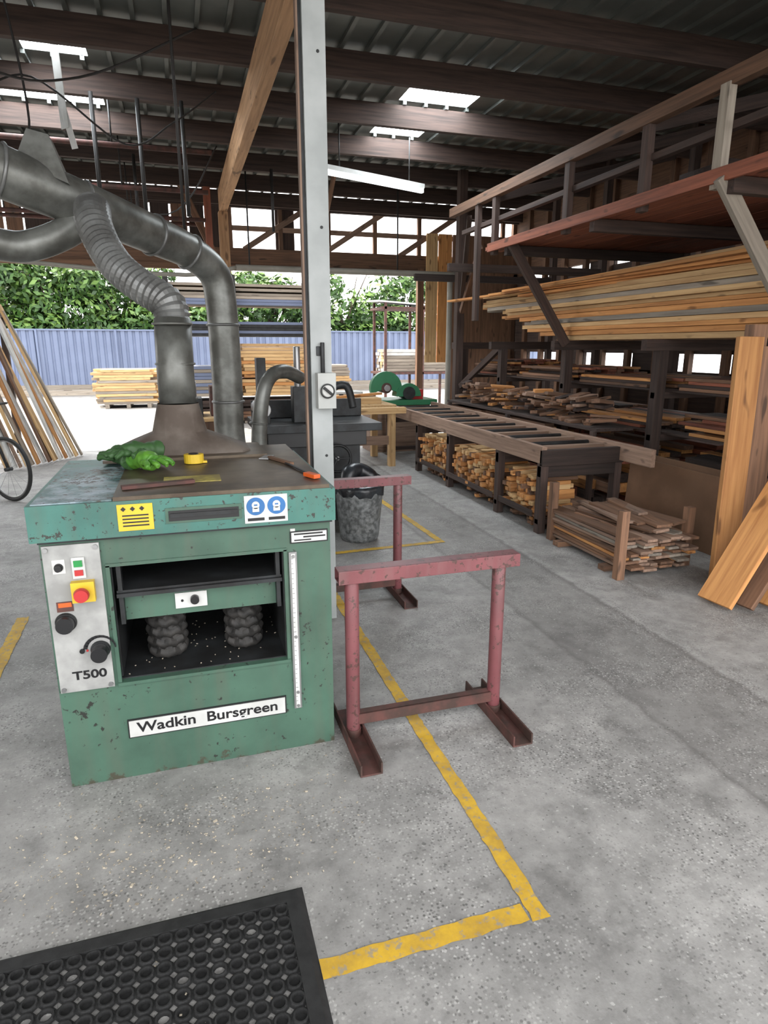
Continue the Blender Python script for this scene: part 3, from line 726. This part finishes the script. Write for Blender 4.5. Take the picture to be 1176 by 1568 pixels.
b=B('leaning_mdf_sheet');b.box((3.92,4.3,.31),(.02,1.3,.62),'osb',(0,.06,0));b.box((3.97,4.35,.33),(.02,1.25,.66),'osb',(0,.06,0));b.build(.002)
b=B('leaning_timber_board')
b.box((3.50,3.36,.83),(.2,.035,1.66),'orange',(-.03,.01,0),.0);b.box((3.74,3.42,.8),(.2,.035,1.6),'brown',(-.03,.01,0),.9);b.bx(3.60,3.72,3.45,3.53,0,1.74,'brown')
b.build(.003)
b=B('leaning_timber_offcut')
b.beam((3.14,3.03,.02),(3.95,3.10,1.2),.24,.035,'orange',0,.7)
b.beam((3.26,2.98,.02),(4.05,3.05,1.1),.24,.035,'brown',0,.7)
b.beam((3.42,2.88,.02),(4.2,2.93,1.05),.2,.035,'orange',0,.5)
b.build(.003)
b=B('scrap_timber_stack')
for x,y,h in((2.86,3.62,.5),(2.93,4.62,.5),(3.53,3.74,.45)): b.bx(x-.03,x+.03,y-.03,y+.03,0,h,'brown')
b.bx(2.86,3.52,3.78,3.86,0,.04,'brown');b.bx(2.86,3.52,4.4,4.48,0,.04,'brown')
z=.042;k=0
while z<.26:
    x=2.92
    while x<3.42:
        w=R(.06,.13)
        b.box((x+w/2,4.14+R(-.05,.05),z+.011),(w*.95,R(.95,1.1),.02),random.choice(['brown','brown','grey','lowboard','orange','lowboard']),(R(-.01,.01),R(-.03,.03),R(-.03,.03)));x+=w
    z+=.024
for i in range(22):
    b.box((R(3.05,3.38),R(3.95,4.25),.27+i*.004),(R(.06,.12),R(.5,.8),.02),random.choice(['lowboard','brown','grey','lowboard','brown']),(R(-.04,.04),R(-.12,.12),R(-.3,.3)))
b.build(.002)

# ------------------------------------------------------------------ left: leaning timbers and bicycle
b=B('leaning_timber_rack')
b.beam((-2.45,9.2,2.05),(-2.45,11.2,2.05),.08,.08,'dark');b.bx(-2.5,-2.42,9.2,9.28,0,2.05,'dark');b.bx(-2.5,-2.42,11.1,11.18,0,2.05,'dark')
cols=['grey','pine','white','orange','white','pine','brown','white','orange','grey','pine','lowboard','white','pine']
for i,cm in enumerate(cols):
    bx_=-1.5-.065*i*.9;y=10.5-i*.08;b.beam((bx_,y,.02),(bx_-.78+.02*i,y+R(-.05,.1),R(1.9,2.4)),R(.08,.18),.03,cm)
b.build(.003)
b=B('bicycle')
fw=Vector((-1.80,7.55,.345));dr=Vector((-.75,.66,0)).normalized();rw=fw+dr*1.02;ax=Vector((dr.y,-dr.x,0))
for w in(fw,rw):
    b.torus(w,ax,.325,.02,'tyre',40,8);b.torus(w,ax,.3,.01,'wire',40,6);b.cyl(w-ax*.04,w+ax*.04,.02,'dsteel',seg=10)
    for k in range(14):
        a=2*math.pi*k/14;b.cyl(w,w+(dr*math.cos(a)+Vector((0,0,1))*math.sin(a))*.3,.0018,'wire',seg=4)
hd=fw+dr*.22+Vector((0,0,.5));bb=fw+dr*.6+Vector((0,0,-.06));st_=fw+dr*.72+Vector((0,0,.5))
for p,q in((fw,hd),(hd,bb),(bb,st_),(hd+Vector((0,0,-.05)),st_),(bb,rw),(st_,rw)): b.cyl(p,q,.016,'dsteel',seg=10)
hb=hd+Vector((0,0,.16));b.cyl(hd,hb,.014,'steel',seg=8);b.tube([hb-ax*.28-dr*-.05,hb-ax*.1,hb+ax*.1,hb+ax*.28+dr*.05],.013,'dsteel',8)
b.cyl(st_,st_+Vector((0,0,.12)),.013,'steel',seg=8);b.box(st_+Vector((0,0,.14)),(.26,.12,.05),'black',(0,0,math.atan2(dr.y,dr.x)))
b.torus(bb,ax,.09,.006,'wire',24,6);b.cyl(bb,bb+ax*.1+Vector((0,0,-.15)),.008,'wire',seg=6)
b.build(0)

# ------------------------------------------------------------------ outdoors
b=B('steel_fence')
vs=[];fs=[];x=-14;i=0
while x<14:
    for dx,dy in((0,0),(.12,0),(.15,.04),(.2,.04)):
        vs+=[(x+dx,24+dy,.35),(x+dx,24+dy,2.12)]
    x+=.23
n=len(vs)//2
b.add(vs,[(2*i,2*i+2,2*i+3,2*i+1) for i in range(n-1)],'fence',tint=.5)
b.bx(-14,14,23.97,24.06,2.1,2.15,'fence');
x=-14
while x<14: b.bx(x,x+.06,23.94,24.0,0,2.14,'fence');b.bx(x,x+2.35,23.98,24.05,0,.17,'grey');b.bx(x,x+2.35,23.98,24.05,.18,.35,'grey');x+=2.4
b.build(0)
def tree(x,y,h,r,seed,n):
    random.seed(seed);b=B('tree')
    b.tube([(x,y,0),(x+.1,y,h*.35),(x,y,h*.6)],[.14,.1,.05],'trunk',10)
    for k in range(7):
        a=R(0,6.28);b.tube([(x,y,h*R(.2,.5)),(x+math.cos(a)*r*.6,y+math.sin(a)*r*.5,h*R(.6,.9))],[.05,.015],'trunk',6,True,False)
    cl=[(x+R(-r,r),y+R(-.9,.7),h*R(.25,.86),R(.45,.85)) for _ in range(22)]
    for i in range(n):
        c=random.choice(cl);u=Vector((random.gauss(0,1),random.gauss(0,1),random.gauss(0,1))).normalized()*c[3]*R(.75,1.05);p=Vector(c[:3])+u
        if p.z<.1: continue
        nrm=(u.normalized()+Vector((R(-.8,.8),R(-.8,.8),R(-.4,1)))).normalized();a=nrm.orthogonal().normalized();a.rotate(Matrix.Rotation(R(0,6.28),3,nrm));bb_=nrm.cross(a);L=R(.09,.17);W=L*.45
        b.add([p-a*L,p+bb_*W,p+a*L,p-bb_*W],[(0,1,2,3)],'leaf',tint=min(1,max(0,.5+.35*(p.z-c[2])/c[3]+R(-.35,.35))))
    b.build(0)
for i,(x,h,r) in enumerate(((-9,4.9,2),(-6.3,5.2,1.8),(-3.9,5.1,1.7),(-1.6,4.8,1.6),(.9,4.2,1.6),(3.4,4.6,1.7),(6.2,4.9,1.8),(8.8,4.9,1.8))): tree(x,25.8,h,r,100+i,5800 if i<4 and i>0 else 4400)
random.seed(33)
b=B('neighbour_house');b.bx(-16,-7.2,29,34,0,4.1,'brick');b.add([(-16.4,28.6,4.1),(-6.8,28.6,4.1),(-6.8,34.4,4.1),(-16.4,34.4,4.1),(-16.4,31.5,5.8),(-6.8,31.5,5.8)],[(0,1,5,4),(2,3,4,5),(0,4,3),(1,2,5),(3,2,1,0)],'brown')
b.bx(-9.2,-8,28.96,29,1.8,3.2,'white');b.build(0)
def bfill(b,x0,x1,y0,y1,z0,z1,mats,th=.05,jit=.15):
    z=z0
    if z0<.2:
        for x in(x0+.2,(x0+x1)/2,x1-.2): b.bx(x-.05,x+.05,y0,y1,0,z0,'grey')
    while z<z1:
        y=y0
        while y<y1-.02:
            w=.15;e=R(-jit,jit) ;b.bx(x0+e,x1+R(-jit,jit),y,y+w*.94,z,z+th*.9,random.choice(mats));y+=w
        z+=th
        if random.random()<.12: z+=.03
b=B('timber_pack');bfill(b,-2.1,-.65,18.6,19.8,.1,1.0,['pine','pine','grey'],.07);b.build(0)
b=B('yard_timber_rack')
for x in(-.15,1.15,2.85):
    for y in(14.1,15.4): b.bx(x-.05,x+.05,y-.05,y+.05,0,3.0,'dsteel')
    for z in(.5,1.72,2.35): b.bx(x-.04,x+.04,13.9,15.4,z,z+.07,'dsteel')
bfill(b,-.3,3.0,14.2,15.2,2.43,2.85,['grey','grey','fence','pine'],.06)
bfill(b,1.25,2.8,14.1,15.0,.58,1.66,['pine','pine','orange'],.07,.06)
bfill(b,-.1,1.05,14.1,15.0,.58,1.2,['fence','grey'],.07,.02)
bfill(b,-.0,3.1,14.2,15.2,1.80,2.1,['dsteel','fence'],.06,.06)
bfill(b,-.1,2.7,14.1,15.0,.05,.45,['dark','brown'],.07,.02)
b.build(0)
b=B('timber_pack');bfill(b,3.3,4.2,16.6,17.3,.1,1.1,['pine','grey'],.07,.06);b.build(0)
b=B('yard_pallet_rack')
for x in(5.0,6.0,6.9):
    for y in(16,17): b.bx(x-.03,x+.03,y-.03,y+.03,0,2.7,'redrust')
for z in(.9,2.5): b.bx(4.9,7.0,15.97,17.03,z,z+.06,'redrust')
bfill(b,5.05,6.85,16.1,16.9,.97,1.5,['pine','grey','white'],.08,.03)
b.box((5.9,16.5,2.65),(2.2,1.1,.04),'white',(.05,.06,0))
b.build(0)

# ------------------------------------------------------------------ light
sun=bpy.data.lights.new('sun','SUN');sun.energy=3.8;sun.angle=.01;sun.color=(1,.94,.85)
so=bpy.data.objects.new('sun',sun);sc.collection.objects.link(so)
dv=Vector((-.5,.28,.83)).normalized();so.rotation_euler=dv.to_track_quat('Z','Y').to_euler();so.location=(0,0,12)
w=bpy.data.worlds.new('world');sc.world=w;w.use_nodes=True;nt=w.node_tree;nt.nodes.clear()
o=nt.nodes.new('ShaderNodeOutputWorld');bg=nt.nodes.new('ShaderNodeBackground');nt.links.new(bg.outputs[0],o.inputs[0])
bg.inputs[0].default_value=(.98,.985,1,1);bg.inputs[1].default_value=1.6

# ------------------------------------------------------------------ camera
F=1390.;th=math.atan(358/F);ps=math.atan(445/math.hypot(F,358))
cd=bpy.data.cameras.new('camera');co=bpy.data.objects.new('camera',cd);sc.collection.objects.link(co);sc.camera=co
cd.sensor_fit='VERTICAL';cd.sensor_height=36;cd.lens=F*36/2212;cd.clip_start=.05
co.location=(0,0,1.6);co.rotation_euler=(math.pi/2-th,0,-ps)
sc.view_settings.view_transform='Standard'
sc.view_settings.exposure=1.5
